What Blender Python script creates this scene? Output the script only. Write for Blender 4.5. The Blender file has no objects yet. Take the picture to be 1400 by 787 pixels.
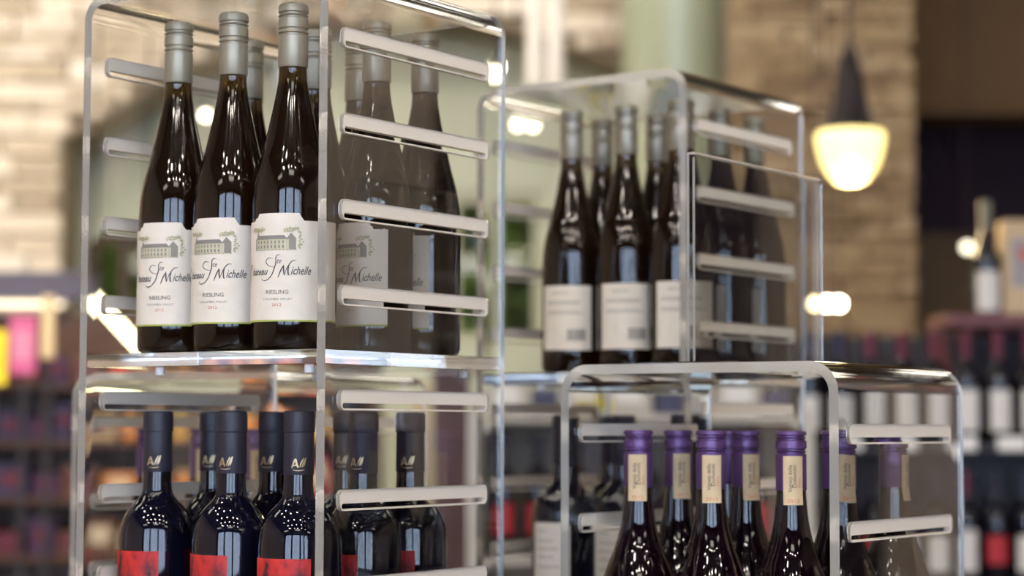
import bpy, bmesh, math, random
from mathutils import Vector, Matrix
random.seed(7)
SC = bpy.context.scene
COL = SC.collection
S = 0.312                                   # side of one acrylic riser, metres
FPX, PITCH, ROLL, YAW = 2857.25, 0.0663, 0.0028, 0.5894
CAM = Vector((0.1696, -1.8997, -0.0571))
FLOOR_Z, CEIL_Z = -1.41, 2.55

# ---------------------------------------------------------------- camera
cd = bpy.data.cameras.new('camera')
cam = bpy.data.objects.new('camera', cd); COL.objects.link(cam)
cam.matrix_world = Matrix.Translation(CAM) @ Matrix.Rotation(math.pi/2+PITCH, 4, 'X') @ Matrix.Rotation(ROLL, 4, 'Z')
cd.sensor_width = 36; cd.lens = 36*FPX/1400; cd.clip_start = .05; cd.clip_end = 200
cd.dof.use_dof = True; cd.dof.focus_distance = 1.93; cd.dof.aperture_fstop = 3.5; cd.dof.aperture_blades = 0
SC.camera = cam
SC.cycles.max_bounces = 24; SC.cycles.transmission_bounces = 20; SC.cycles.glossy_bounces = 8; SC.cycles.transparent_max_bounces = 16

# ---------------------------------------------------------------- world, light, exposure
w = bpy.data.worlds.new('world'); SC.world = w; w.use_nodes = True
bg = w.node_tree.nodes['Background']; bg.inputs[0].default_value = (.66, .80, 1, 1); bg.inputs[1].default_value = 1.3
vs = SC.view_settings; vs.view_transform = 'Standard'; vs.look = 'None'; vs.gamma = 1; vs.use_curve_mapping = False
vs.exposure = 0.12

def area(name, loc, rot, sx, sy, power, color):
    l = bpy.data.lights.new(name, 'AREA'); l.shape = 'RECTANGLE'; l.size = sx; l.size_y = sy
    l.energy = power; l.color = color
    o = bpy.data.objects.new(name, l); COL.objects.link(o); o.location = loc; o.rotation_euler = rot
    return o
# daylight through the shop windows behind the photographer
# warm fill lights without fixtures, added to brighten the rear walls, the pier and the left aisle
WW = (1, .93, .82)
for x in (-3.4, -1.2, 1.2): area('wall_fill_light', (x, 5.0, 2.45), (math.radians(50), 0, 0), 1.4, .3, (40, 40, 16)[int((x+3.5)/2)], WW)
area('wall_fill_light', (4.9, 1.2, 2.45), (math.radians(50), 0, math.radians(-90)), 1.6, .3, 45, WW)  # added fill, brightens the right wall mirrored in the near side panel
area('aisle_fill_light', (-1.75, 3.0, 1.7), (math.radians(38), 0, math.radians(4)), .9, .3, 70, (1, .78, .5))  # added warm fill for the left aisle shelves, no fixture
for x, wd in ((-2.75, 2.2), (0, 2.3), (3.0, 2.7)): area('daylight', (x, -6.42, .75), (math.radians(90), 0, 0), wd, 3.0, 180*wd/2.3, (.58, .72, 1))

# ---------------------------------------------------------------- helpers
def at(px, py, Y):
    sx, sy = px-700, py-393.5
    c, s = math.cos(ROLL), math.sin(ROLL)
    sx, sy = c*sx+s*sy, -s*sx+c*sy
    zc = -sy
    y = FPX*math.cos(PITCH)-zc*math.sin(PITCH); z = FPX*math.sin(PITCH)+zc*math.cos(PITCH)
    k = (Y-CAM.y)/y
    return Vector((CAM.x+sx*k, Y, CAM.z+z*k))
MATS = {}
def mat(name, color=(.8, .8, .8), rough=.5, metal=0, emit=0, ecol=None, trans=0, ior=1.45, coat=0, spec=None):
    if name in MATS: return MATS[name]
    m = bpy.data.materials.new(name); m.use_nodes = True
    b = m.node_tree.nodes['Principled BSDF']
    b.inputs['Base Color'].default_value = (*color, 1); b.inputs['Roughness'].default_value = rough
    b.inputs['Metallic'].default_value = metal; b.inputs['IOR'].default_value = ior
    b.inputs['Transmission Weight'].default_value = trans; b.inputs['Coat Weight'].default_value = coat
    if spec is not None: b.inputs['Specular IOR Level'].default_value = spec
    if emit:
        b.inputs['Emission Color'].default_value = (*(ecol or color), 1); b.inputs['Emission Strength'].default_value = emit
    MATS[name] = m; return m
def noisy(name, stops, scale=5, rough=.8, bump=0, detail=4, rand=0, metal=0, coord='Object', stretch=(1, 1, 1)):
    if name in MATS: return MATS[name]
    m = mat(name, rough=rough, metal=metal); nt = m.node_tree; b = nt.nodes['Principled BSDF']
    tc = nt.nodes.new('ShaderNodeTexCoord'); mp = nt.nodes.new('ShaderNodeMapping'); mp.inputs['Scale'].default_value = stretch
    nt.links.new(tc.outputs[coord], mp.inputs['Vector'])
    n = nt.nodes.new('ShaderNodeTexNoise'); n.inputs['Scale'].default_value = scale; n.inputs['Detail'].default_value = detail
    nt.links.new(mp.outputs[0], n.inputs['Vector'])
    r = nt.nodes.new('ShaderNodeValToRGB'); cr = r.color_ramp
    while len(cr.elements) < len(stops): cr.elements.new(.5)
    for e, (p, c) in zip(cr.elements, stops): e.position = p; e.color = (*c, 1)
    fac = n.outputs['Fac']
    if rand:
        oi = nt.nodes.new('ShaderNodeObjectInfo'); mx = nt.nodes.new('ShaderNodeMix')
        mx.inputs[0].default_value = rand
        nt.links.new(fac, mx.inputs[2]); nt.links.new(oi.outputs['Random'], mx.inputs[3]); fac = mx.outputs[0]
    nt.links.new(fac, r.inputs['Fac']); nt.links.new(r.outputs[0], b.inputs['Base Color'])
    if bump:
        bp = nt.nodes.new('ShaderNodeBump'); bp.inputs['Strength'].default_value = bump; bp.inputs['Distance'].default_value = .01
        nt.links.new(n.outputs['Fac'], bp.inputs['Height']); nt.links.new(bp.outputs[0], b.inputs['Normal'])
    return m
def fin(bm, name, m, parent=None, smooth=False, recalc=True):
    if recalc: bmesh.ops.recalc_face_normals(bm, faces=bm.faces)
    me = bpy.data.meshes.new(name); bm.to_mesh(me); bm.free()
    for q in (m if isinstance(m, (list, tuple)) else [m]): me.materials.append(q)
    if smooth:
        for p in me.polygons: p.use_smooth = True
        me.set_sharp_from_angle(angle=math.radians(35))
    o = bpy.data.objects.new(name, me); COL.objects.link(o); o.parent = parent
    return o
def part(name, me, parent, loc=(0, 0, 0), rotz=0):
    o = bpy.data.objects.new(name, me); COL.objects.link(o); o.parent = parent; o.location = loc; o.rotation_euler = (0, 0, rotz); return o
def thing(name, label, cat, loc=(0, 0, 0), rotz=0, group=None):
    o = bpy.data.objects.new(name, None); COL.objects.link(o); o.empty_display_size = .05
    o.location = loc; o.rotation_euler = (0, 0, rotz); return tag(o, label, cat, group)
def tag(o, label, cat, group=None):
    o['label'] = label; o['category'] = cat
    if group: o['group'] = group
    return o
def struct(o): o['kind'] = 'structure'; return o
def dup(root, loc, rotz=0, label=None, group=None):
    r = root.copy(); COL.objects.link(r); r.location = loc; r.rotation_euler = (0, 0, rotz)
    if label: r['label'] = label
    if group: r['group'] = group
    for ch in KIDS[root.name]:
        c = ch.copy(); COL.objects.link(c); c.parent = r
        for g in KIDS.get(ch.name, []):
            d = g.copy(); COL.objects.link(d); d.parent = c
    return r
KIDS = {}
def register(root):
    KIDS[root.name] = [o for o in COL.objects if o.parent == root]
    for c in KIDS[root.name]: KIDS[c.name] = [o for o in COL.objects if o.parent == c]
    return root
def add_box(bm, lo, hi, bev=0, mi=0):
    t = bmesh.new(); bmesh.ops.create_cube(t, size=1)
    for v in t.verts: v.co = Vector([lo[i]+(v.co[i]+.5)*(hi[i]-lo[i]) for i in range(3)])
    if bev: bmesh.ops.bevel(t, geom=t.edges[:], offset=bev, segments=1, affect='EDGES')
    merge(bm, t, mi)
def merge(bm, t, mi=0, M=None):
    mp = {}
    for v in t.verts: mp[v] = bm.verts.new(M @ v.co if M else v.co)
    for f in t.faces:
        try:
            g = bm.faces.new([mp[v] for v in f.verts]); g.material_index = mi or f.material_index; g.smooth = f.smooth
        except ValueError: pass
    t.free()
def box(name, lo, hi, m, parent=None, bev=0):
    bm = bmesh.new(); add_box(bm, lo, hi, bev); return fin(bm, name, m, parent)
def add_lathe(bm, prof, n=40, mi=0, off=(0, 0, 0)):
    rings = []
    for r, z in prof:
        if r < 1e-6: rings.append([bm.verts.new((off[0], off[1], off[2]+z))])
        else: rings.append([bm.verts.new((off[0]+r*math.cos(2*math.pi*i/n), off[1]+r*math.sin(2*math.pi*i/n), off[2]+z)) for i in range(n)])
    for A, B in zip(rings, rings[1:]):
        for i in range(n):
            j = (i+1) % n
            vs_ = [A[i % len(A)], A[j % len(A)], B[j % len(B)], B[i % len(B)]]
            u_ = []
            for v in vs_:
                if v not in u_: u_.append(v)
            if len(u_) > 2: bm.faces.new(u_).material_index = mi
def lathe(name, prof, m, parent=None, n=40):
    bm = bmesh.new(); add_lathe(bm, prof, n); return fin(bm, name, m, parent, smooth=True)
def spline(pts, sub=5):
    out = []
    for i in range(len(pts)-1):
        p0 = pts[max(i-1, 0)]; p1 = pts[i]; p2 = pts[i+1]; p3 = pts[min(i+2, len(pts)-1)]
        for k in range(sub):
            t = k/sub
            out.append(tuple(.5*((2*p1[j])+(-p0[j]+p2[j])*t+(2*p0[j]-5*p1[j]+4*p2[j]-p3[j])*t*t+(-p0[j]+3*p1[j]-3*p2[j]+p3[j])*t**3) for j in range(2)))
    out.append(pts[-1]); return out
def tube(bm, pts, r, n=8, mi=0):
    rings = []
    for i, p in enumerate(pts):
        p = Vector(p); d = (Vector(pts[min(i+1, len(pts)-1)])-Vector(pts[max(i-1, 0)])).normalized()
        a = d.orthogonal().normalized(); b = d.cross(a)
        rings.append([bm.verts.new(p+(a*math.cos(2*math.pi*k/n)+b*math.sin(2*math.pi*k/n))*r) for k in range(n)])
    for A, B in zip(rings, rings[1:]):
        for k in range(n): bm.faces.new((A[k], A[(k+1) % n], B[(k+1) % n], B[k])).material_index = mi
    bm.faces.new(rings[0][::-1]).material_index = mi; bm.faces.new(rings[-1]).material_index = mi
# curved labels: (s, z) on a cylinder of radius r, s = 0 faces local -y, s grows to the right as seen from the front
def wrap(s, z, r):
    a = s/r; return Vector((r*math.sin(a), -r*math.cos(a), z))
def label_patch(name, r, s0, s1, z0, top, m, parent, thick=.0004, n=30, rf=None):
    bm = bmesh.new(); cols = []
    rows = 8
    for i in range(n+1):
        s = s0+(s1-s0)*i/n; zt = top(s) if callable(top) else top
        cols.append([bm.verts.new(wrap(s, z0+(zt-z0)*j/rows, (rf(z0+(zt-z0)*j/rows) if rf else r))) for j in range(rows+1)])
    for A, B in zip(cols, cols[1:]):
        for j in range(rows): bm.faces.new((A[j], B[j], B[j+1], A[j+1]))
    bmesh.ops.recalc_face_normals(bm, faces=bm.faces)
    bmesh.ops.solidify(bm, geom=bm.faces[:], thickness=-thick)
    return fin(bm, name, m, parent, smooth=True)
def text_bm(bm, txt, size, x, y, align='CENTER', shear=0, mi=0, rot=0, sx=1, bold=0):
    c = bpy.data.curves.new('text', 'FONT'); c.body = txt; c.size = size; c.align_x = align; c.shear = shear; c.offset = bold
    c.resolution_u = 2; c.fill_mode = 'FRONT'
    o = bpy.data.objects.new('text', c); COL.objects.link(o)
    bpy.context.view_layer.update()
    me = o.to_mesh(); t = bmesh.new(); t.from_mesh(me); o.to_mesh_clear()
    bpy.data.objects.remove(o); bpy.data.curves.remove(c)
    M = Matrix.Translation((x, y, 0)) @ Matrix.Rotation(rot, 4, 'Z') @ Matrix.Diagonal((sx, 1, 1, 1))
    merge(bm, t, mi, M)
def poly(bm, pts, mi=0, h=0):
    f = bm.faces.new([bm.verts.new((p[0], p[1], h)) for p in pts]); f.material_index = mi
def stroke(bm, pts, wd, mi=0, taper=True):
    pts = spline(pts, 6); L = []; R = []
    for i, p in enumerate(pts):
        d = Vector(pts[min(i+1, len(pts)-1)])-Vector(pts[max(i-1, 0)]); d.normalize()
        k = wd*(.35+.65*math.sin(math.pi*i/(len(pts)-1))) if taper else wd
        L.append((p[0]-d.y*k/2, p[1]+d.x*k/2)); R.append((p[0]+d.y*k/2, p[1]-d.x*k/2))
    for i in range(len(pts)-1): poly(bm, (L[i], R[i], R[i+1], L[i+1]), mi)
def wrap_fin(bm, r, name, mats, parent):
    for v in bm.verts: v.co = wrap(v.co.x, v.co.y, r+v.co.z)
    return fin(bm, name, mats, parent, recalc=False)

# ---------------------------------------------------------------- materials
def acrylic(name, rough=0, tint=(.985, .99, .985)):
    m = bpy.data.materials.new(name); m.use_nodes = True; nt = m.node_tree
    nt.nodes.remove(nt.nodes['Principled BSDF'])
    g = nt.nodes.new('ShaderNodeBsdfGlass'); g.inputs['Color'].default_value = (*tint, 1); g.inputs['IOR'].default_value = 1.49
    g.inputs['Roughness'].default_value = rough
    nt.links.new(g.outputs[0], nt.nodes['Material Output'].inputs[0]); return m
ACR = acrylic('acrylic'); ACE = mat('acrylic_cut_edge', (.90, .84, .77), .16, trans=.72, ior=1.49)
FROST = mat('milled_acrylic', (.62, .55, .47), .5)
RIM = mat('milled_acrylic_rim', (.95, .93, .9), .3, trans=.2, ior=1.3)
PEG = mat('white_rubber', (.85, .87, .92), .5)
GLASS_AMBER = mat('amber_green_glass', (.014, .008, .003), .06, trans=.5, ior=1.5)
GLASS_BLACK = mat('black_wine_glass', (.003, .003, .009), .03, ior=1.5)
GLASS_BURG = mat('dark_burgundy_glass', (.004, .0008, .003), .05, trans=.3, ior=1.5)
nt_ = GLASS_AMBER.node_tree; tc_ = nt_.nodes.new('ShaderNodeTexCoord'); sp_ = nt_.nodes.new('ShaderNodeSeparateXYZ'); rp_ = nt_.nodes.new('ShaderNodeValToRGB')
nt_.links.new(tc_.outputs['Object'], sp_.inputs[0]); nt_.links.new(sp_.outputs[2], rp_.inputs[0]); nt_.links.new(rp_.outputs[0], nt_.nodes['Principled BSDF'].inputs['Base Color'])
rp_.color_ramp.elements[0].position = .252; rp_.color_ramp.elements[0].color = (.012, .0055, .0025, 1); rp_.color_ramp.elements[1].position = .258; rp_.color_ramp.elements[1].color = (.05, .026, .004, 1)
CAP_GREY = noisy('grey_capsule', [(.3, (.30, .265, .20)), (.7, (.35, .315, .24))], 30, .42, metal=.45)
CAP_GOLD = mat('worn_cap_top', (.52, .46, .34), .35, metal=.7)
CAP_BLACK = mat('black_capsule', (.022, .02, .032), .5)
CAP_PURPLE = mat('purple_capsule', (.105, .048, .15), .36, metal=.3)
CAP_MAROON = mat('maroon_capsule', (.11, .01, .03), .45)
PAPER = noisy('cream_paper', [(.3, (.62, .55, .47)), (.7, (.66, .59, .51))], 60, .75)
PAPER_BEIGE = noisy('beige_paper', [(.3, (.50, .37, .22)), (.7, (.56, .42, .26))], 80, .7)
PAPER_WHITE = mat('white_paper', (.66, .62, .58), .8)
INK = mat('dark_ink', (.05, .05, .06), .7); INK_GREY = mat('grey_ink', (.22, .2, .17), .7)
INK_RED = mat('red_ink', (.5, .12, .06), .7); INK_OLIVE = mat('olive_ink', (.36, .33, .20), .7)
INK_STONE = mat('stone_ink', (.46, .42, .30), .7); INK_ROOF = mat('roof_ink', (.2, .18, .17), .7)
GOLD = mat('gold_foil', (.45, .34, .2), .4, metal=.6)
RED_LABEL = noisy('red_printed_label', [(.36, (.03, .012, .02)), (.47, (.42, .02, .02)), (.62, (.62, .035, .025)), (.8, (.75, .1, .04))], 55, .6, stretch=(1, 1, .55))
GREEN_LINE = mat('green_foil', (.32, .36, .07), .5)

# ---------------------------------------------------------------- room
plaster = noisy('beige_plaster', [(.3, (.53, .42, .33)), (.7, (.59, .47, .38))], 2, .9, .1)
sage = noisy('sage_painted_wall', [(.3, (.54, .57, .45)), (.7, (.58, .61, .48))], 1.2, .85, .05)
dark_pl = noisy('dark_purple_wall', [(.3, (.012, .006, .014)), (.7, (.018, .009, .02))], 2, .9)
XL, XR, YB, YF = -4.6, 6.2, 8.0, -6.3
struct(box('floor', (XL, YF, FLOOR_Z-.1), (XR, YB, FLOOR_Z), noisy('floor_concrete', [(.3, (.16, .13, .1)), (.7, (.22, .18, .14))], 3, .35)))
struct(box('ceiling', (XL, YF, CEIL_Z), (XR, YB, CEIL_Z+.1), noisy('dark_ceiling', [(.3, (.06, .052, .045)), (.7, (.08, .07, .06))], 2, .9)))
struct(box('wall_left', (XL-.1, YF, FLOOR_Z), (XL, YB, CEIL_Z), plaster))
struct(box('wall_right', (XR, YF, FLOOR_Z), (XR+.1, 2.4, CEIL_Z), plaster)); struct(box('wall_right_far', (XR, 3.4, FLOOR_Z), (XR+.1, YB, CEIL_Z), plaster))
d1 = struct(box('dark_reflection_panel_1', (XR+.03, 2.4, FLOOR_Z), (XR+.1, 3.4, CEIL_Z), dark_pl)); box('reflection_panel_handle', (XR-.02, 2.5, FLOOR_Z+1.0), (XR+.029, 2.53, FLOOR_Z+1.15), mat('brass', (.5, .35, .12), .3, metal=1), d1)  # made up and unseen: darkens what the far riser's side panel mirrors
def wall_with_holes(name, y0, y1, holes, m, x0=XL, x1=XR, z0=FLOOR_Z, z1=CEIL_Z):
    bm = bmesh.new(); xs = x0
    for hx0, hx1, hz0, hz1 in sorted(holes):
        add_box(bm, (xs, y0, z0), (hx0, y1, z1)); add_box(bm, (hx0, y0, z0), (hx1, y1, hz0)); add_box(bm, (hx0, y0, hz1), (hx1, y1, z1)); xs = hx1
    add_box(bm, (xs, y0, z0), (x1, y1, z1)); return struct(fin(bm, name, m))
wood_dark = noisy('dark_stained_wood', [(.3, (.05, .022, .014)), (.7, (.1, .045, .025))], 6, .45, stretch=(1, 1, 8))
pane_m = acrylic('window_glass')
def window(n, x0, x1, z0, z1, y, m=None):
    f = bmesh.new(); m = m or wood_dark; t = .05
    for a, b in (((x0, y-.04, z0), (x1, y+.04, z0+t)), ((x0, y-.04, z1-t), (x1, y+.04, z1)), ((x0, y-.04, z0+t), (x0+t, y+.04, z1-t)), ((x1-t, y-.04, z0+t), (x1, y+.04, z1-t))): add_box(f, a, b)
    o = struct(fin(f, 'window_%d' % n, m))
    pn = box('pane', (-(x1-x0)/2+t, -.004, -(z1-z0)/2+t+.003), ((x1-x0)/2-t, .004, (z1-z0)/2-t-.003), pane_m, o)
    pn.location = ((x0+x1)/2, y, (z0+z1)/2); pn.rotation_euler = (math.radians(-5 if n < 3 else 0), 0, 0)   # rear panes tilted so they don't mirror the shop-front windows
    box('mullion', ((x0+x1)/2-.02, y-.03, z0+t), ((x0+x1)/2+.02, y-.006, z1-t), m, o)
    return o
# shop front with three tall windows
wh = [(-3.9, -1.6, -.8, 2.3), (-1.2, 1.2, -.8, 2.3), (1.6, 4.4, -.8, 2.3)]
wall_with_holes('wall_front', YF-.15, YF, wh, dark_pl)
for i, (a, b, c, d) in enumerate(wh): window(i+3, a, b, c, d, YF-.07)
# rear wall, two windows with greenery outside
h1a, h1b = at(612, 262, YB), at(742, 470, YB); h2a, h2b = at(118, 318, YB), at(215, 470, YB)
wholes = [(h2a.x, h2b.x, h2b.z, h2a.z), (h1a.x, h1b.x, h1b.z, h1a.z)]
wall_with_holes('wall_back', YB, YB+.15, wholes, sage)
window(1, h1a.x, h1b.x, h1b.z, h1a.z, YB+.07, mat('pale_frame', (.5, .5, .36), .6))
window(2, h2a.x, h2b.x, h2b.z, h2a.z, YB+.07)
leafm = noisy('leaf_green', [(.3, (.10, .16, .02)), (.5, (.40, .50, .08)), (.7, (.72, .78, .22))], 1.4, .6, coord='Generated')
def shrub(x, y, hgt, wid, label):
    t = thing('shrub', label, 'shrub', (x, y, FLOOR_Z-.1))
    bm = bmesh.new(); tube(bm, [(0, 0, 0), (.02, 0, hgt*.4), (-.02, 0, hgt*.7)], .03); fin(bm, 'stem', wood_dark, t)
    bm = bmesh.new()
    for k in range(9000):
        a = random.uniform(0, 6.28); r = wid*math.sqrt(random.random()); z = hgt*random.uniform(.12, 1)
        p = Vector((r*math.cos(a), r*math.sin(a)*.5, z)); d = Vector((random.gauss(0, 1), random.gauss(0, 1), random.gauss(0, .6))).normalized()*.09
        e = d.orthogonal().normalized()*.045
        bm.faces.new([bm.verts.new(q) for q in (p-d, p+e, p+d, p-e)])
    o = fin(bm, 'foliage', leafm, t, recalc=False); o['kind'] = 'stuff'
shrub((h1a.x+h1b.x)/2+.12, YB+1.3, 3.6, 1.1, 'sunlit green shrub outside the window behind the risers')
shrub((h2a.x+h2b.x)/2-.1, YB+1.0, 3.4, .6, 'dark green shrub outside the small window at far left')
gr = box('ground', (XL-6, YB+.15, FLOOR_Z-.2), (XR+6, YB+12, FLOOR_Z-.1), noisy('lawn', [(.3, (.1, .16, .03)), (.7, (.2, .3, .06))], 4, .9)); struct(gr)

# ---------------------------------------------------------------- stone work
stone_m = noisy('tan_ledge_stone', [(.15, (.36, .29, .21)), (.4, (.56, .47, .36)), (.6, (.70, .62, .51)), (.85, (.80, .74, .65))], 9, .9, .5, rand=.6)
stone_b = noisy('brown_ledge_stone', [(.15, (.14, .09, .05)), (.4, (.24, .165, .095)), (.6, (.31, .22, .125)), (.85, (.36, .27, .17))], 9, .9, .5, rand=.6)
mortar = noisy('mortar', [(.3, (.2, .16, .11)), (.7, (.26, .21, .15))], 12, .95)
def stone_meshes(m, n=8):
    out = []
    for k in range(n):
        bm = bmesh.new(); bmesh.ops.create_cube(bm, size=1); bmesh.ops.bevel(bm, geom=bm.edges[:], offset=.05, segments=1, affect='EDGES')
        for v in bm.verts: v.co += Vector((random.uniform(-.03, .03), random.uniform(-.12, .12), random.uniform(-.05, .05)))
        me = bpy.data.meshes.new('stone'); bm.to_mesh(me); bm.free(); me.materials.append(m); out.append(me)
    return out
def lay(parent, meshes, x0, x1, z0, z1, yf, rowh=(.05, .1), wid=(.14, .36), keep=None, limit=300):
    z = z0; n = 0
    while z < z1-.02:
        h = min(random.uniform(*rowh), z1-z); x = x0-random.uniform(0, .1)
        while x < x1-.01:
            w_ = random.uniform(*wid); a = max(x, x0); b = min(x+w_, x1); x += w_
            if b-a < .03: continue
            if keep:
                r = keep(a, b, z, z+h)
                if not r: continue
                a, b = r
                if b-a < .03: continue
            n += 1
            if n > limit: return
            o = part('stone', random.choice(meshes), parent, ((a+b)/2, yf-random.uniform(0, .025), z+h/2)); o.scale = (b-a-.008, .09, h-.007)
        z += h
def courses(parent, m, x0, x1, z0, z1, yf, rowh, wid):
    bm = bmesh.new(); z = z0
    while z < z1-.02:
        h = min(random.uniform(*rowh), z1-z); x = x0
        while x < x1-.03:
            w_ = min(random.uniform(*wid), x1-x); d = random.uniform(.02, .05)
            add_box(bm, (x+.004, yf-d, z+.004), (x+w_-.004, yf-.0005, z+h-.004), .003); x += w_
        z += h
    o = fin(bm, 'stone_courses', m, parent); o['kind'] = 'stuff'
YA = 7.3
arch_px = [(85, 190), (170, 140), (240, 100), (330, 60), (430, 28), (545, 14), (640, 24), (700, 37), (770, 60), (845, 88), (905, 125)]
arch = [at(x, y, YA) for x, y in arch_px]
ax0, ax1 = arch[0].x, arch[-1].x
def arch_z(x):
    for a, b in zip(arch, arch[1:]):
        if a.x <= x <= b.x: return a.z+(b.z-a.z)*(x-a.x)/(b.x-a.x)
    return -9
SW0 = XL; SW1 = at(1000, 0, YA).x; 
bm = bmesh.new()
add_box(bm, (SW0, YA+.05, FLOOR_Z), (ax0, YA+.4, CEIL_Z)); add_box(bm, (ax1, YA+.05, FLOOR_Z), (SW1, YA+.4, CEIL_Z))
for a, b in zip(arch, arch[1:]):
    v = [bm.verts.new(p) for y in (YA+.05, YA+.4) for p in ((a.x, y, a.z), (b.x, y, b.z), (b.x, y, CEIL_Z), (a.x, y, CEIL_Z))]
    for f in ((0, 1, 2, 3), (7, 6, 5, 4), (0, 4, 5, 1)): bm.faces.new([v[i] for i in f])
aw = struct(fin(bm, 'wall_arch', mortar))
sm = stone_meshes(stone_m)
zt_ = at(0, -60, YA).z
def keep(a, b, z0, z1):
    zm = z0
    if a >= ax1 or b <= ax0: return a, b
    if b > ax0 and a < ax0 and zm < arch_z(ax0+1e-4): return a, ax0
    if a < ax1 < b and zm < arch_z(ax1-1e-4): return ax1, b
    a2, b2 = a, b
    if zm < max(arch_z(a), arch_z(b)) or zm < arch_z((a+b)/2):
        mid = (arch[5].x)
        if b <= mid:                      # left haunch: wall is left of the curve
            while b2 > a2 and zm < arch_z(b2-1e-5): b2 -= .01
        else:
            while a2 < b2 and zm < arch_z(a2+1e-5): a2 += .01
        if b2-a2 < .03: return None
    return a2, b2
lay(aw, sm, at(-70, 0, YA).x, ax0+.9, at(0, 440, YA).z, zt_, YA+.05, keep=keep, limit=300)
xa = at(-70, 0, YA).x; za = at(0, 440, YA).z
courses(aw, stone_m, SW0, xa-.105, FLOOR_Z, CEIL_Z, YA+.05, (.06, .1), (.18, .4))
courses(aw, stone_m, xa-.1, ax0, FLOOR_Z, za-.01, YA+.05, (.06, .1), (.18, .4))
courses(aw, stone_m, xa-.1, SW1, zt_+.005, CEIL_Z, YA+.05, (.06, .1), (.18, .4))
lay(aw, sm, ax0+.9, SW1, at(0, 120, YA).z, zt_, YA+.05, keep=keep, limit=200)
# arch soffit stones
# stone pier on the right
YP = 6.3
p0, p1 = at(1003, 0, YP).x, at(1246, 0, YP).x
pier = struct(box('wall_stone_pier', (p0, YP+.05, FLOOR_Z), (p1, YP+.75, CEIL_Z), mortar))
lay(pier, stone_meshes(stone_b), p0-.01, p1+.01, at(0, 560, YP).z, at(0, -60, YP).z, YP+.05, rowh=(.035, .075), wid=(.1, .3))
courses(pier, stone_b, p0, p1, at(0, -60, YP).z+.005, CEIL_Z, YP+.05, (.045, .075), (.12, .3))
courses(pier, stone_b, p0, p1, FLOOR_Z, at(0, 560, YP).z-.005, YP+.05, (.045, .075), (.12, .3))
# sage round column
cx = at(925, 0, 6.9); rc = (at(1000, 0, 6.9).x-at(850, 0, 6.9).x)/2
colm = struct(lathe('trim_1', [(0, 0), (rc*1.25, 0), (rc*1.25, .15), (rc*1.05, .2), (rc, .24), (rc, CEIL_Z-FLOOR_Z-.2), (rc*1.15, CEIL_Z-FLOOR_Z-.12), (rc*1.15, CEIL_Z-FLOOR_Z), (0, CEIL_Z-FLOOR_Z)], mat('sage_gloss_paint', (.31, .34, .24), .28), None, 48)); colm.location = (cx.x, 6.9, FLOOR_Z)
# dark alcove at the right with brown soffit
sof = at(1246, 155, 7.1)
struct(box('wall_right_soffit', (p1+.02, 7.1, sof.z), (XR, 7.35, CEIL_Z), noisy('brown_soffit', [(.3, (.085, .045, .018)), (.7, (.11, .06, .025))], 1.5, .85)))
struct(box('wall_right_alcove', (p1+.02, 7.7, FLOOR_Z), (XR, 7.8, CEIL_Z), dark_pl))
br = at(1250, 320, 7.6); br2 = at(1330, 480, 7.6)
struct(box('trim_2', (br.x, 7.55, br2.z), (br2.x, 7.69, br.z), noisy('brown_panel', [(.3, (.06, .035, .012)), (.7, (.09, .05, .02))], 3, .7)))

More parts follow.
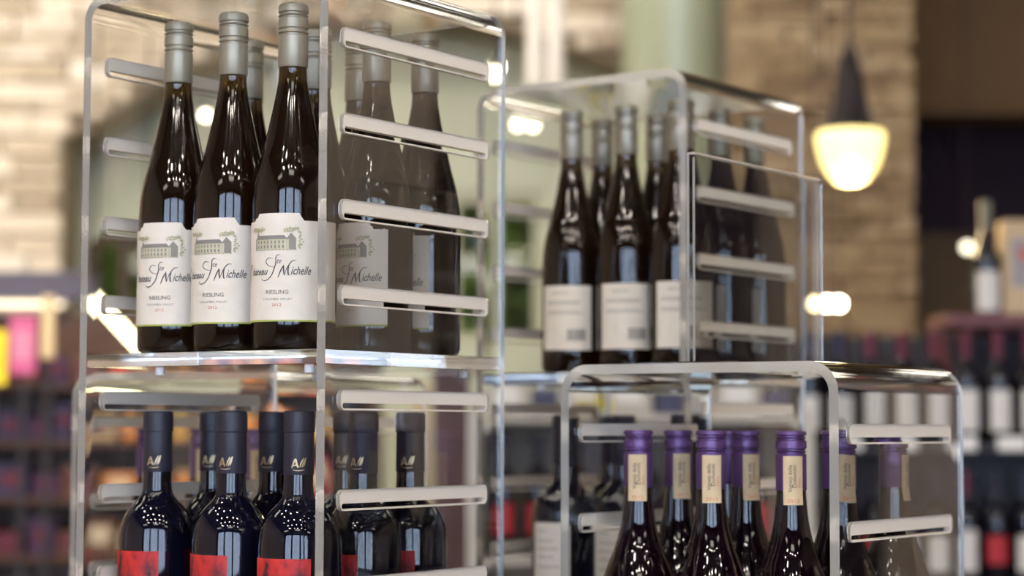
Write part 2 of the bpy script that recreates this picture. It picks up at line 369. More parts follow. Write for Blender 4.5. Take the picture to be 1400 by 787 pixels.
# ---------------------------------------------------------------- bottles
def prof_close(outer): return [(0, outer[0][1])]+outer+[(0, outer[-1][1])]
def cap_profile(r, z0, z1, ridges):
    p = [(r*.96, z0), (r, z0+.001)]
    for zc, kind in ridges:
        z = z1-zc
        p += [(r, z-.0016), (r*.90, z-.0007), (r*.90, z+.0007), (r*1.02, z+.0016)]
    p = sorted(p, key=lambda q: q[1])
    p += [(r*1.02, z1-.003), (r*.97, z1-.0006), (r*.86, z1)]
    return prof_close(p)
RH = .3307
def riesling(kind):
    t = thing('wine_bottle', 'x', 'bottle')
    T = [(.0606, .0131), (.075, .0142), (.1017, .0191), (.1365, .0268), (.158, .0325), (.176, .0357), (.194, .0370), (.215, .0374)]
    pr = [(.0005, 0), (.030, .0), (.0355, .0025), (.0374, .008), (.0374, .04)]
    up = [(r, RH-d) for d, r in T][::-1]
    prof = [(r, z) for r, z in pr[1:]]+[(a, b) for a, b in spline([(r, z) for r, z in up], 5)]+[(.0118, RH-.058), (.0118, RH-.02)]
    lathe('glass_body', prof_close(prof), GLASS_AMBER, t, 48)
    cp = lathe('screw_cap', cap_profile(.0142, RH-.0606, RH, [(.009, 0), (.0125, 0), (.0245, 0), (.029, 0)]), CAP_GREY, t, 44)
    lathe('cap_top', prof_close([(.0120, RH), (.0124, RH+.0006), (.011, RH+.0009)]), CAP_GOLD, cp)
    R = .0378
    if kind in ('front', 'side'):
        s1 = .105 if kind == 'front' else .0385
        def top(s): 
            if -.0225 < s < .0205: return .1275
            if -.026 < s < .0235: return .1235
            return .1205
        lb = label_patch('label', R, -.040, s1, .0285, top, PAPER, t, n=60)
        label_patch('label_band', R+.0003, -.040, s1, .0275, .0345, PAPER, lb)
        label_patch('label_line', R+.0004, -.040, s1, .0262, .0278, GREEN_LINE, lb)
        bm = bmesh.new()
        # script name
        c = .0005
        text_bm(bm, 'hateau', .0094, -.0215+c, .0700, 'CENTER', .4, 0, sx=.86, bold=.0001)
        text_bm(bm, 'ichelle', .0112, .0222+c, .0700, 'CENTER', .4, 0, sx=.68, bold=.0001)
        text_bm(bm, 'te', .0072, .0012+c, .0805, 'CENTER', .45, 0, sx=.8)
        stroke(bm, [(-.0335, .079), (-.0365, .0765), (-.0385, .0710), (-.0375, .0665), (-.0355, .0668)], .0011, 0)
        stroke(bm, [(-.0372, .078), (-.0345, .0800), (-.0325, .0785)], .0008, 0)
        stroke(bm, [(.0035, .0880), (.0010, .0884), (-.0010, .0860), (-.001, .081), (-.0025, .076), (-.005, .070), (-.0095, .0655), (-.0145, .0645), (-.0170, .0670)], .0010, 0)
        stroke(bm, [(-.0028, .077), (-.0085, .0785), (-.0115, .0820), (-.0088, .0855), (-.004, .0850)], .0008, 0)
        stroke(bm, [(.0010, .0670), (.0040, .0740), (.0068, .0790)], .0012, 0)
        stroke(bm, [(.0066, .0790), (.0066, .0740), (.0072, .0690)], .0014, 0)
        stroke(bm, [(.0072, .0690), (.0100, .0765), (.0145, .0825), (.0185, .0830)], .0009, 0)
        stroke(bm, [(.0122, .0805), (.0108, .0750), (.0110, .0700), (.0122, .0698)], .0013, 0)
        text_bm(bm, 'RIESLING', .0054, 0, .0520, 'CENTER', 0, 1, sx=1.05, bold=.0001)
        text_bm(bm, 'COLUMBIA VALLEY', .0030, 0, .0462, 'CENTER', 0, 1, sx=1.15)
        text_bm(bm, '2012', .0038, 0, .0405, 'CENTER', 0, 2, sx=1.3)
        # engraving of the house
        x0, y0 = -.0190, .0935; bm2 = bm; bm = bmesh.new()
        for k in range(10): poly(bm, [(x0+k*.0026, y0), (x0+k*.0026+.0026, y0), (x0+k*.0026+.0026, y0+.0095), (x0+k*.0026, y0+.0095)], 4)
        poly(bm, [(x0-.0007, y0), (x0+.0007, y0), (x0+.0007, y0+.0105), (x0-.0007, y0+.0098)], 5)
        for k in range(9): poly(bm, [(x0+.001+k*.0027, y0+.0094), (x0+.001+k*.0027+.0027, y0+.0094), (x0+.003+k*.0022+.0022, y0+.0132), (x0+.003+k*.0022, y0+.0132)], 5, .0001)
        poly(bm, [(x0, y0+.0095), (x0+.0045, y0+.0095), (x0+.002, y0+.0165)], 1)
        poly(bm, [(x0+.0245, y0), (x0+.031, y0), (x0+.031, y0+.0105), (x0+.0275, y0+.0155), (x0+.0245, y0+.0105)], 1)
        for k in range(8):
            for zz in (.0012, .0055): poly(bm, [(x0+.002+k*.0028, y0+zz), (x0+.0032+k*.0028, y0+zz), (x0+.0032+k*.0028, y0+zz+.0028), (x0+.002+k*.0028, y0+zz+.0028)], 1 if zz > .003 else 5, .0002)
        rr = random.Random(3)
        for k in range(110):
            lx = rr.choice([rr.gauss(-.0165, .0032), rr.gauss(.0100, .0028), rr.gauss(.0145, .001)]); lz = y0+.0188+rr.gauss(0, .0010)
            if lx > .0140: lz = y0+rr.uniform(.0, .017)
            q = rr.uniform(.0004, .0011); poly(bm, [(lx-q, lz), (lx, lz-q), (lx+q, lz), (lx, lz+q)], 3, .0003)
        for k in range(12): poly(bm, [(x0-.0005+k*.0027, y0-.0006), (x0+.002+k*.0027, y0-.0008), (x0+.001+k*.0027, y0+.0006)], 3)
        for v in bm.verts: v.co.x = (v.co.x+.004)*1.38-.004
        merge(bm2, bm); bm = bm2
        wrap_fin(bm, R+.0007, 'label_print', [INK, INK_GREY, INK_RED, INK_OLIVE, INK_STONE, INK_ROOF], lb)
    else:
        lb = label_patch('label', R, -.0345, .0335, .0285, .1085, PAPER, t, n=30)
        bm = bmesh.new()
        text_bm(bm, 'RIESLING', .0052, -.008, .0975, 'CENTER', 0, 0)
        for k, (wd, z) in enumerate(((.040, .088), (.037, .0855), (.044, .0755), (.049, .073))): 
            x = -.027
            while x < -.027+wd:
                l = random.uniform(.002, .006); poly(bm, [(x, z), (x+l, z), (x+l, z+.0012), (x, z+.0012)], 0); x += l+.001
        for k in range(7):
            poly(bm, [(-.030, .062-k*.0036), (-.030+random.uniform(.012, .019), .062-k*.0036), (-.014, .0629-k*.0036), (-.030, .0629-k*.0036)], 0)
        x = .0015
        while x < .026:
            l = random.choice((.0006, .0009, .0014)); poly(bm, [(x, .040), (x+l, .040), (x+l, .0545), (x, .0545)], 1); x += l+random.choice((.0006, .001))
        wrap_fin(bm, R+.0006, 'label_print', [INK_GREY, INK], lb)
    return t
BH = .315
def bordeaux(kind):
    t = thing('wine_bottle', 'x', 'bottle')
    k = 1.0 if kind == 'red' else 1.08
    T = [(.055, .0136), (.078, .0146), (.086, .0185), (.0945, .0265), (.104, .0325), (.115, .0362), (.128, .0377)]
    body = [(.031, 0), (.0362, .003), (.0377, .009), (.0377, BH-.15)]+spline([(r, BH-d) for d, r in T][::-1], 6)+[(.0136, BH-.01)]
    body = [(r*(k if r > .016 else 1), z) for r, z in body]
    lathe('glass_body', prof_close(body), GLASS_BLACK, t, 48)
    cap = lathe('capsule', prof_close([(.0144, BH-.060), (.0146, BH-.0595), (.0141, BH-.0215), (.0140, BH-.0205), (.0150, BH-.0198), (.0149, BH-.004), (.0142, BH-.0008), (.013, BH)]), CAP_BLACK, t, 40)
    if kind == 'red':
        bm = bmesh.new()
        stroke(bm, [(-.0062, .2615), (-.0045, .2660), (-.0025, .2695), (-.0015, .2655), (.0000, .2620)], .0016, 0, False)
        stroke(bm, [(-.0048, .2635), (-.001, .2645)], .0011, 0, False)
        for q in (.0015, .0035): stroke(bm, [(q, .2620), (q+.0010, .2655), (q+.0030, .2695), (q+.0036, .271)], .0012, 0)
        stroke(bm, [(.0050, .2625), (.0062, .2660), (.0078, .2715)], .0012, 0)
        stroke(bm, [(-.0055, .2598), (.000, .2590), (.0062, .2598)], .0008, 0)
        wrap_fin(bm, .0152, 'gold_mark', [GOLD], cap)
        cap['label'] = 'black capsule with a gold signature mark'
        label_patch('label', .0380, -.052, .0135, .062, BH-.137, RED_LABEL, t, n=30)
    else:
        lb = label_patch('label', .0377*k+.0003, -.052, -.006, .05, BH-.132, PAPER_WHITE, t, n=24)
        bm = bmesh.new()
        for z, wd in ((.172, .012), (.160, .02), (.150, .026), (.140, .024), (.128, .028)):
            x = -.045
            while x < -.045+wd:
                l = random.uniform(.002, .005); poly(bm, [(x, z), (x+l, z), (x+l, z+.0018), (x, z+.0018)], 0); x += l+.0012
        wrap_fin(bm, .0377*k+.0009, 'label_print', [INK_GREY], lb)
    return t
PH = .2975
def burgundy():
    t = thing('wine_bottle', 'x', 'bottle')
    T = [(.055, .0140), (.070, .0150), (.0865, .0166), (.1015, .0195), (.118, .0245), (.135, .0312), (.150, .0362), (.165, .0392), (.178, .0400)]
    body = [(.033, 0), (.0385, .003), (.0400, .009), (.0400, PH-.19)]+spline([(r, PH-d) for d, r in T][::-1], 6)+[(.0122, PH-.053), (.0122, PH-.01)]
    lathe('glass_body', prof_close(body), GLASS_BURG, t, 48)
    lathe('screw_cap', cap_profile(.0149, PH-.058, PH, [(.0055, 0), (.0085, 0), (.0185, 0), (.0215, 0)]), CAP_PURPLE, t, 44)
    lb = label_patch('neck_label', .0152, -.0098, .0098, PH-.0715, PH-.0245, PAPER_BEIGE, t, n=16, rf=lambda z: .0152 if z > PH-.06 else .0152+(.0014*(PH-.06-z)/.0115))
    bm = bmesh.new()
    text_bm(bm, 'Vigneti delle', .0056, -.0012, PH-.0460, 'CENTER', 0, 0, rot=math.pi/2, sx=.95)
    text_bm(bm, 'Dolomiti', .0056, .0030, PH-.0440, 'CENTER', 0, 0, rot=math.pi/2, sx=1.1)
    text_bm(bm, 'Rosso', .0040, .0072, PH-.0500, 'CENTER', 0, 1, rot=math.pi/2)
    text_bm(bm, '2012', .0050, 0, PH-.0692, 'CENTER', 0, 1, sx=1.3)
    poly(bm, [(-.0090, PH-.0620), (.0090, PH-.0620), (.0090, PH-.0616), (-.0090, PH-.0616)], 0)
    for v in bm.verts:
        z = v.co.y; r = .0159 if z > PH-.06 else .0160+.0014*(PH-.06-z)/.0115
        v.co = wrap(v.co.x, z, r)
    fin(bm, 'label_print', [INK, INK_RED], lb, recalc=False)
    return t

# ---------------------------------------------------------------- acrylic risers
D_, T_, ZB, ZT = .9335*S, .0098, -1.19*S, 1.1908*S
U_, V_ = Vector((-math.cos(YAW), math.sin(YAW), 0)), Vector((math.sin(YAW), math.cos(YAW), 0))
SLOTZ = [.974, .7166, .459, .2045, -.1045, -.4001, -.66, -.92]
class Unit:
    def __init__(s, A, B, dy, dz): s.A, s.B, s.y, s.dz = A, B, YAW+dy, dz; s.u = Vector((-math.cos(s.y), math.sin(s.y), 0)); s.v = Vector((math.sin(s.y), math.cos(s.y), 0))
    def p(s, a, b, z=0): return (U_*s.A+V_*s.B+s.u*a+s.v*b)*S+Vector((0, 0, z))
UA, UC = Unit(0, 0, 0, 0), Unit(-.0351, 2.106, .0342, -.0145)
UD, UF = Unit(-1.1651, .9964, .0235, -.0978), Unit(1.0378, 1.0196, -.0326, -.0763)
UD_TOP = UF_TOP = .019*S
def rrect(y0, y1, z0, z1, r, n=5):
    pts = []
    for cy, cz, a0 in ((y1-r, z1-r, 0), (y0+r, z1-r, 90), (y0+r, z0+r, 180), (y1-r, z0+r, 270)):
        for k in range(n+1):
            a = math.radians(a0+90*k/n); pts.append((cy+r*math.cos(a), cz+r*math.sin(a)))
    return pts
def prism(bm, pts, x0, x1):
    A = [bm.verts.new((x0, y, z)) for y, z in pts]; B = [bm.verts.new((x1, y, z)) for y, z in pts]; n = len(pts)
    bm.faces.new(A); bm.faces.new(B[::-1])
    for i in range(n): bm.faces.new((A[i], B[i], B[(i+1) % n], A[(i+1) % n]))
SY0, SY1 = .075*S, .842*S; SH = .019
def riser(un, label, ztop, slots, shelf, bend=.026):
    zb = ZB
    t = thing('acrylic_riser', label, 'display riser', un.p(1, 0, zb), -un.y)
    H = ztop-zb; W = S
    outer = [(0, 0), (0, H-bend)]+[(bend-bend*math.cos(a), H-bend+bend*math.sin(a)) for a in [math.pi/2*k/12 for k in range(1, 13)]]
    ri = bend-T_
    inner = [(T_, 0), (T_, H-bend)]+[(bend-ri*math.cos(a), H-bend+ri*math.sin(a)) for a in [math.pi/2*k/12 for k in range(1, 13)]]
    outer += [(W-x, z) for x, z in outer[::-1]]; inner += [(W-x, z) for x, z in inner[::-1]]
    bm = bmesh.new(); rows = []
    for y in (0, D_): rows.append(([bm.verts.new((x, y, z)) for x, z in outer], [bm.verts.new((x, y, z)) for x, z in inner]))
    n = len(outer); (o0, i0), (o1, i1) = rows
    for k in range(n-1):
        for f in ((o0[k], o0[k+1], i0[k+1], i0[k]), (o1[k+1], o1[k], i1[k], i1[k+1]), (o0[k+1], o0[k], o1[k], o1[k+1]), (i0[k], i0[k+1], i1[k+1], i1[k])): bm.faces.new(f)
    for k in (0, n-1): bm.faces.new((o0[k], i0[k], i1[k], o1[k]))
    sh = fin(bm, 'shell', [ACR, ACE], t)
    # cut the finger slots through both side panels
    cb = bmesh.new()
    for zc in slots:
        z = zc-zb
        for x in (-.01, W-T_-.01): prism(cb, rrect(SY0, SY1, z-SH/2, z+SH/2, .006), x, x+T_+.02)
    co = fin(cb, 'cutter', [ACE], t)
    md = sh.modifiers.new('b', 'BOOLEAN'); md.object = co; md.solver = 'EXACT'; md.operation = 'DIFFERENCE'
    bpy.context.view_layer.update()
    me = bpy.data.meshes.new_from_object(sh.evaluated_get(bpy.context.evaluated_depsgraph_get()))
    sh.modifiers.clear(); sh.data = me; me.name = 'shell'
    bpy.data.objects.remove(co)
    me.materials.clear(); me.materials.append(ACR); me.materials.append(ACE)
    for p in me.polygons:
        p.use_smooth = True
        p.material_index = 1 if abs(p.normal.y) > .9 and (p.center.y < .001 or p.center.y > D_-.001) else 0
    me.set_sharp_from_angle(angle=math.radians(30))
    # milled lip inside every slot: upper part filled by a sloping frosted face, narrow slit below
    for zc in slots:
        z = zc-zb
        for x, flip in ((0, 1), (W-T_, 0)):
            bm = bmesh.new(); e = -.0002
            out = rrect(SY0+e, SY1-e, z-SH/2+e, z+SH/2-e, .0057); inn = rrect(SY0+.004, SY1-.004, z-SH/2+.0015, z-SH/2+.0065, .002)
            xo, xi = x+T_-.0012, x+.0012
            if flip: xo, xi = x+.0012, x+T_-.0012
            a = [bm.verts.new((xo, *p)) for p in out]; b = [bm.verts.new((xo, *p)) for p in inn]
            c = [bm.verts.new((xi, *p)) for p in out]; d = [bm.verts.new((xi, *p)) for p in inn]; m = len(out)
            for i in range(m):
                j = (i+1) % m
                for f in ((a[i], a[j], b[j], b[i]), (c[j], c[i], d[i], d[j]), (a[j], a[i], c[i], c[j]), (b[i], b[j], d[j], d[i])): bm.faces.new(f)
            fin(bm, 'slot_lip', FROST, t)
    g = .0004
    if shelf:
        th = .0434*S
        box('shelf', (T_+g, .0005, -zb+un.dz*S), (W-T_-g, D_-.0005, -zb+un.dz*S+th), ACR, t, .0004)
        for x, y in ((.09, .02), (W-.035, .02), (.09, D_-.03), (W-.035, D_-.03)):
            lathe('peg', prof_close([(.0045, -zb+un.dz*S-.0075), (.0045, -zb+un.dz*S-.0003)]), PEG, t, 14).location = (x, y, 0)
    box('base_plate', (T_+g, .0005, 0), (W-T_-g, D_-.0005, .0434*S), ACR, t, .0004)
    return t
riser(UA, 'tall clear acrylic riser, nearest, holding cream-labelled bottles over red-labelled ones', ZT, [z*S for z in SLOTZ], True)
riser(UC, 'tall clear acrylic riser behind, holding bottles with barcode back labels', ZT-.0045, [(z-.0145)*S for z in SLOTZ], True)
riser(UD, 'low clear acrylic riser at right over the purple-capped bottles', UD_TOP, [(z-.0978)*S for z in SLOTZ[4:7]], False, .030)
riser(UF, 'low clear acrylic riser directly behind the black-capsuled bottles at left', UF_TOP, [(z-.0763)*S for z in SLOTZ[4:7]], False, .030)
# table under the risers
def table():
    t = thing('display_table', 'dark wooden display table standing under all the clear risers', 'table', (.1, .5, FLOOR_Z))
    h = ZB-FLOOR_Z
    box('tabletop', (-.85, -.65, h-.04), (.85, 1.0, h-.0003), wood_dark, t, .004)
    for x in (-.78, .72):
        for y in (-.58, .87): box('leg', (x, y, 0), (x+.07, y+.07, h-.0405), wood_dark, t, .004)
table()

# sign holder on the low riser
def sign_holder():
    a0 = .515
    t = thing('sign_holder', 'empty upright clear sign holder standing on the low right riser', 'sign holder', UD.p(a0, 0, UD_TOP+.0002), -UD.y)
    h = .206; m = ACR
    for nm, x0, x1, hh in (('back_sheet', -.0045, -.0020, h), ('front_sheet', .0020, .0045, h-.003)):
        o = box(nm, (x0, .004, .0015), (x1, D_-.012, hh), ACR, t); o.data.materials.append(ACE)
        for p in o.data.polygons:
            if abs(p.normal.y) > .9: p.material_index = 1
    box('top_edge', (-.0045, .0045, h+.0001), (.0047, D_-.0125, h+.0020), ACE, t)
    box('foot', (-.060, .004, 0), (.050, D_-.012, .0014), ACR, t)
sign_holder()

# ---------------------------------------------------------------- bottles in the risers
SHELF_Z = .0434*S+.0002; BASE_Z = ZB+.0434*S+.0002
def place(proto, un, a, b, z, rot, label, first):
    loc = un.p(a, b, z)
    if first: proto.location = loc; proto.rotation_euler = (0, 0, math.radians(rot)); proto['label'] = label; o = proto
    else: o = dup(proto, loc, math.radians(rot), label)
    return o
rf, rs, rb = riesling('front'), riesling('side'), riesling('back')
G1 = 'slender cream-labelled white wine bottles in the near riser'
for p in (rf, rs): register(p); p['group'] = G1
register(rb); rb['group'] = 'slender bottles with barcode back labels in the far riser'
place(rf, UA, .245, .135, SHELF_Z, -14, 'cream-labelled slender wine bottle, front row, beside the near vertical acrylic edge', True)
place(rf, UA, .495, .145, SHELF_Z, -19, 'cream-labelled slender wine bottle, middle one of the front row of three', False)
place(rf, UA, .745, .165, SHELF_Z, -15, 'cream-labelled slender wine bottle, leftmost of the front row, fill line showing', False)
place(rs, UA, .215, .495, SHELF_Z, -36, 'cream-labelled slender wine bottle behind the side panel, the nearer one with picture showing', True)
place(rs, UA, .215, .755, SHELF_Z, -48, 'cream-labelled slender wine bottle behind the side panel, farthest right', False)
place(rs, UA, .462, .500, SHELF_Z, -40, 'slender wine bottle mostly hidden, grey cap between front bottle and near acrylic edge', False)
place(rs, UA, .50, .765, SHELF_Z, -40, 'slender wine bottle in the back row, only its cap beside the taller side cap', False)
place(rs, UA, .765, .535, SHELF_Z, -40, 'slender wine bottle hidden behind the middle front bottle, sliver of cap showing', False)
ZC = SHELF_Z-.0145*S
for i, (a, b, r, l) in enumerate(((.675, .225, -12, 'leftmost front slender bottle, white barcode label half turned left'),
        (.420, .235, -2, 'middle front slender bottle with full white barcode label'),
        (.178, .240, 2, 'right front slender bottle with barcode label, beside the far riser edge'),
        (.700, .490, -20, 'slender bottle in second row between the left and middle barcode bottles'),
        (.440, .500, -20, 'slender bottle in second row between the middle and right barcode bottles'),
        (.178, .520, -50, 'slender bottle behind the far riser side panel, nearer of two'),
        (.165, .780, -50, 'slender bottle behind the far riser side panel, farther of two'))):
    place(rb, UC, a, b, ZC, r, l, i == 0)
bd = register(bordeaux('red')); bd['group'] = 'black-capsuled red wine bottles under the near shelf'
mk = [(.224, .155, 4, 'front red-label black bottle beside the near vertical acrylic edge'),
      (.505, .170, -18, 'red-label black bottle, middle of the lower front row'),
      (.835, .190, -8, 'red-label black bottle, leftmost of the lower front row'),
      (.576, .450, -20, 'black-capsuled bottle in second row, left of the near-edge front bottle'),
      (.835, .455, -15, 'black-capsuled bottle in second row, between the two left front bottles'),
      (.215, .440, -24, 'black-capsuled bottle behind the side panel, red label corner showing'),
      (.500, .720, -20, 'black-capsuled bottle in back row, seen left behind the side panel one'),
      (.225, .700, -10, 'black-capsuled bottle behind the side panel, farthest right')]
for i, (a, b, r, l) in enumerate(mk): place(bd, UA, a, b, BASE_Z, r, l, i == 0)
pb = register(burgundy()); pb['group'] = 'purple-capped red wine bottles'
pl = [(UD, .238, .15, 0, 'purple-capped bottle, right of the front row, before the right panel'),
      (UD, .524, .15, -2, 'purple-capped bottle, middle of the front row in the low riser'),
      (UD, .798, .155, -8, 'purple-capped bottle, leftmost of the front row in the low riser'),
      (UD, .222, .43, 14, 'purple-capped bottle cut by the vertical front edge of the low right riser'),
      (UD, .552, .43, 20, 'purple-capped second-row bottle between the middle and right front bottles'),
      (UD, .810, .43, 12, 'purple-capped second-row bottle between the left and middle front bottles'),
      (UD, .176, .72, 60, 'purple-capped bottle seen hazily through the right side panel'),
      (UD, .775, .72, 90, 'purple-capped bottle in third row, sliver behind the middle one'),
      (UF, .806, .21, 20, 'purple-capped bottle seen just left of the leftmost black-capsuled bottle'),
      (UF, .542, .21, 20, 'purple-capped bottle seen between the left and middle black-capsuled bottles'),
      (UF, .280, .21, 20, 'purple-capped bottle seen between the middle and right black-capsuled bottles')]
for i, (u, a, b, r, l) in enumerate(pl): place(pb, u, a, b, BASE_Z, r, l, i == 0)
bw = register(bordeaux('plain')); bw['group'] = 'wide-shouldered black bottles with white labels under the far shelf'
cl = [(.700, .21, 10, 'wide-shouldered black bottle behind the left edge of the low right riser'),
      (.436, .21, 14, 'wide-shouldered black bottle with white label inside the left slots of the low riser'),
      (.171, .22, 10, 'wide-shouldered black bottle behind the two left purple caps'),
      (.690, .52, 12, 'wide-shouldered black bottle in second row behind the low riser left edge'),
      (.300, .55, 0, 'wide-shouldered black bottle in second row behind the middle purple caps')]
for i, (a, b, r, l) in enumerate(cl): place(bw, UC, a, b, BASE_Z, r, l, i == 0)

# ---------------------------------------------------------------- shelving behind
white_rail = mat('white_price_rail', (.78, .74, .68), .5)
shelf_dark = noisy('dark_shelf', [(.3, (.02, .018, .022)), (.7, (.035, .03, .035))], 4, .5)
maroon_wood = noisy('maroon_shelf_wood', [(.3, (.1, .02, .022)), (.7, (.16, .035, .035))], 5, .45)
YG = 3.4
def gz(py, Y=YG): return at(700, py, Y).z
def gx(px, Y=YG): return at(px, 600, Y).x
def gondola(name, label, x0, x1, Y, depth, levels, top, mback, mshelf, thick=.02):
    t = thing(name, label, 'shelving', (x0, Y, FLOOR_Z))
    H = top-FLOOR_Z
    box('back_panel', (0, depth-.02, 0), (x1-x0, depth, H), mback, t)
    for x in (-.025, x1-x0+.001): box('side_panel', (x, -.01, 0), (x+.024, depth, H), mshelf, t, .003)
    for z in levels: box('shelf', (.0002, 0, z-FLOOR_Z-thick), (x1-x0-.0002, depth-.0202, z-FLOOR_Z), mshelf, t, .002)
    box('plinth', (.0002, .03, 0), (x1-x0-.0002, depth-.0202, .09), mshelf, t)
    return t
L1, L2, L0 = gz(604), gz(797), gz(424)
gr_x0, gr_x1 = gx(1085), gx(1520)
gondola('wine_rack', 'dark wine shelving at right behind the low riser, filled with bottles', gr_x0, gr_x1, YG, .34, [L1, L2, L2-.36], gz(452), shelf_dark, shelf_dark)
# bottles of the rack
def rack_bottle(capm, labelm, lz0, lz1, kind='red'):
    t = thing('wine_bottle', 'x', 'bottle')
    T = [(.055, .0136), (.078, .0146), (.0945, .0265), (.115, .0362), (.128, .0377)]
    h = .285
    body = [(.034, 0), (.0377, .006), (.0377, h-.15)]+spline([(r, h-d) for d, r in T][::-1], 3)+[(.0136, h-.01)]
    lathe('glass_body', prof_close(body), GLASS_BLACK, t, 20)
    lathe('capsule', prof_close([(.0148, h-.068), (.0150, h-.02), (.0165, h-.018), (.0163, h-.002), (.013, h)]), capm, t, 16)
    if labelm: label_patch('label', .0380, -.028, .028, lz0, lz1, labelm, t, n=10)
    return register(t)
tan_lab = mat('tan_label', (.5, .38, .24), .7); red_lab = mat('crimson_label', (.4, .02, .03), .6)
protos = [rack_bottle(CAP_MAROON, PAPER_WHITE, .03, .135), rack_bottle(CAP_MAROON, tan_lab, .02, .1), rack_bottle(mat('navy_capsule', (.02, .02, .05), .5), PAPER_WHITE, .03, .12), rack_bottle(CAP_BLACK, red_lab, .05, .12)]
used = [0]*4
def rack_place(k, x, y, z, label, group, rot=0):
    if not used[k]:
        used[k] = 1; o = protos[k]; o.location = (x, y, z); o['label'] = label; o['group'] = group; o.rotation_euler = (0, 0, rot)
    else: dup(protos[k], (x, y, z), rot, label, group)
nx = 0
for px in range(1106, 1500, 44):
    x = gx(px+2); k = 0 if px > 1150 else 2
    rack_place(k, x, YG+.055, L1+.0003, ('maroon-capped white-labelled bottle on the upper rack shelf' if k == 0 else 'blurred navy-capsuled bottle at the left end of the upper rack shelf'), 'maroon-capped bottles on the upper rack shelf' if k == 0 else 'navy-capsuled bottles on the upper rack shelf')
    rack_place(1 if px % 3 else 3, x+.02, YG+.15, L1+.0003, ('blurred tan-labelled bottle in the second row of the upper rack shelf' if px % 3 else 'blurred crimson-labelled bottle in the second row of the upper rack shelf'), 'second-row bottles on the upper rack shelf' if px % 3 else 'crimson-labelled bottles on the upper rack shelf')
for i, px in enumerate(range(1114, 1500, 42)):
    k = (2, 0, 3, 2)[i % 4]
    nm = ('white-labelled maroon-capped', '', 'white-labelled navy-capped', 'crimson-labelled black-capped')[k]
    rack_place(k, gx(px), YG+.06, L2+.0003, 'blurred %s bottle on the lower rack shelf' % nm, nm+' bottles on the lower rack shelf')
def ptag(x0, x1, z, Y, label, group=None):
    t = thing('price_tag', label, 'price tag', ((x0+x1)/2, Y-.008, z-.03)); w_ = (x1-x0)/2
    box('card', (-w_, -.004, 0), (w_, 0, .034), white_rail, t, .001)
    box('card_holder', (-w_-.003, .0002, -.002), (w_+.003, .003, .036), mat('clear_holder', (.5, .5, .5), .3), t)
for a, b in ((1140, 1175), (1212, 1250), (1292, 1333), (1364, 1402)): ptag(gx(a), gx(b), L1+.012, YG-.002, 'white price tag on the edge of the upper rack shelf', 'price tags on the upper rack shelf')
# raised maroon shelf above the rack
ms = thing('raised_shelf', 'maroon wooden shelf above the wine bottles at far right', 'shelf', (gx(1308), YG+.1, L0))
box('board', (0, 0, -.035), (gx(1520)-gx(1308), .25, 0), maroon_wood, ms, .003)
for x in (.01, .32): box('bracket', (x, .1, -(L0-L1)+.02), (x+.02, .2, -.0352), maroon_wood, ms)
def white_wine(px, label):
    t = thing('wine_bottle', label, 'bottle', (gx(px, YG+.2), YG+.2, L0+.0003))
    h = .305; T = [(.06, .0136), (.085, .015), (.12, .0262), (.15, .036), (.17, .0377)]
    body = [(.034, 0), (.0377, .006), (.0377, h-.19)]+spline([(r, h-d) for d, r in T][::-1], 3)+[(.0136, h-.01)]
    lathe('glass_body', prof_close(body), GLASS_BLACK, t, 24)
    lathe('capsule', prof_close([(.0150, h-.075), (.0155, h-.002), (.013, h)]), mat('olive_capsule', (.16, .15, .11), .5), t, 16)
    label_patch('label', .0380, -.034, .034, .01, .115, PAPER_WHITE, t, n=10)
white_wine(1351, 'white-labelled dark bottle standing alone on the raised maroon shelf')
def carton(name, label, x0, x1, Y, dep, z, h, m, lm, group=None, parent=None, lab=(.2, .3, .8, .8)):
    t = thing(name, label, 'box', ((x0+x1)/2, Y, z+.0003), 0, group); w_ = (x1-x0)/2
    box('carton_body', (-w_, 0, 0), (w_, dep, h), m, t, .003)
    box('front_label', (-w_+2*w_*lab[0], -.002, h*lab[1]), (-w_+2*w_*lab[2], -.0002, h*lab[3]), lm, t)
    return t
t = carton('gift_box', 'beige box with red and grey print beside the bottle on the maroon shelf', gx(1376, YG+.16), gx(1424, YG+.16), YG+.16, .08, L0, L0*0+.25, PAPER_BEIGE, mat('grey_print', (.3, .28, .3), .7))
t['category'] = 'box'
bm = bmesh.new(); add_lathe(bm, [(0, 0), (.02, 0), (.02, .001), (0, .001)], 16)
o = fin(bm, 'red_emblem', INK_RED, t); o.rotation_euler = (math.pi/2, 0, 0); o.location = (.012, -.0025, .16)
# low gondola behind the far riser, pale cartons and red-labelled bottles
YM = 3.0
def mz(py): return at(800, py, YM).z
def mx(px): return at(px, 600, YM).x
M1 = mz(566); M2 = M1-.33
cream = mat('cream_carton', (.5, .45, .38), .7); greyc = mat('slate_carton', (.06, .06, .12), .6)
gondola('low_rack', 'low pale shelving behind the far riser with cartons on top', mx(652), mx(1098), YM, .3, [M1, M2, M2-.33], M1+.01, mat('pale_back', (.34, .30, .26), .7), mat('pale_shelf', (.5, .46, .4), .6))
x = 656; i = 0
LBL = ['pale carton on the low shelving, leftmost', 'slate blue carton on the low shelving between the pale ones, left', 'second pale carton from the left on the low shelving', 'pale carton on the low shelving behind the purple caps', 'slate carton behind the middle of the low riser', 'narrow pale carton right of the slate one', 'wide pale carton near the right end of the low shelving', 'slate carton at the right end of the low shelving']
for wd, dark in ((68, 0), (40, 1), (60, 0), (70, 0), (42, 1), (40, 0), (68, 0), (34, 1)):
    carton('carton', LBL[i], mx(x), mx(x+wd-4), YM+.02, .16, M1, .085 if not dark else .06, greyc if dark else cream, white_rail if not dark else greyc); x += wd; i += 1
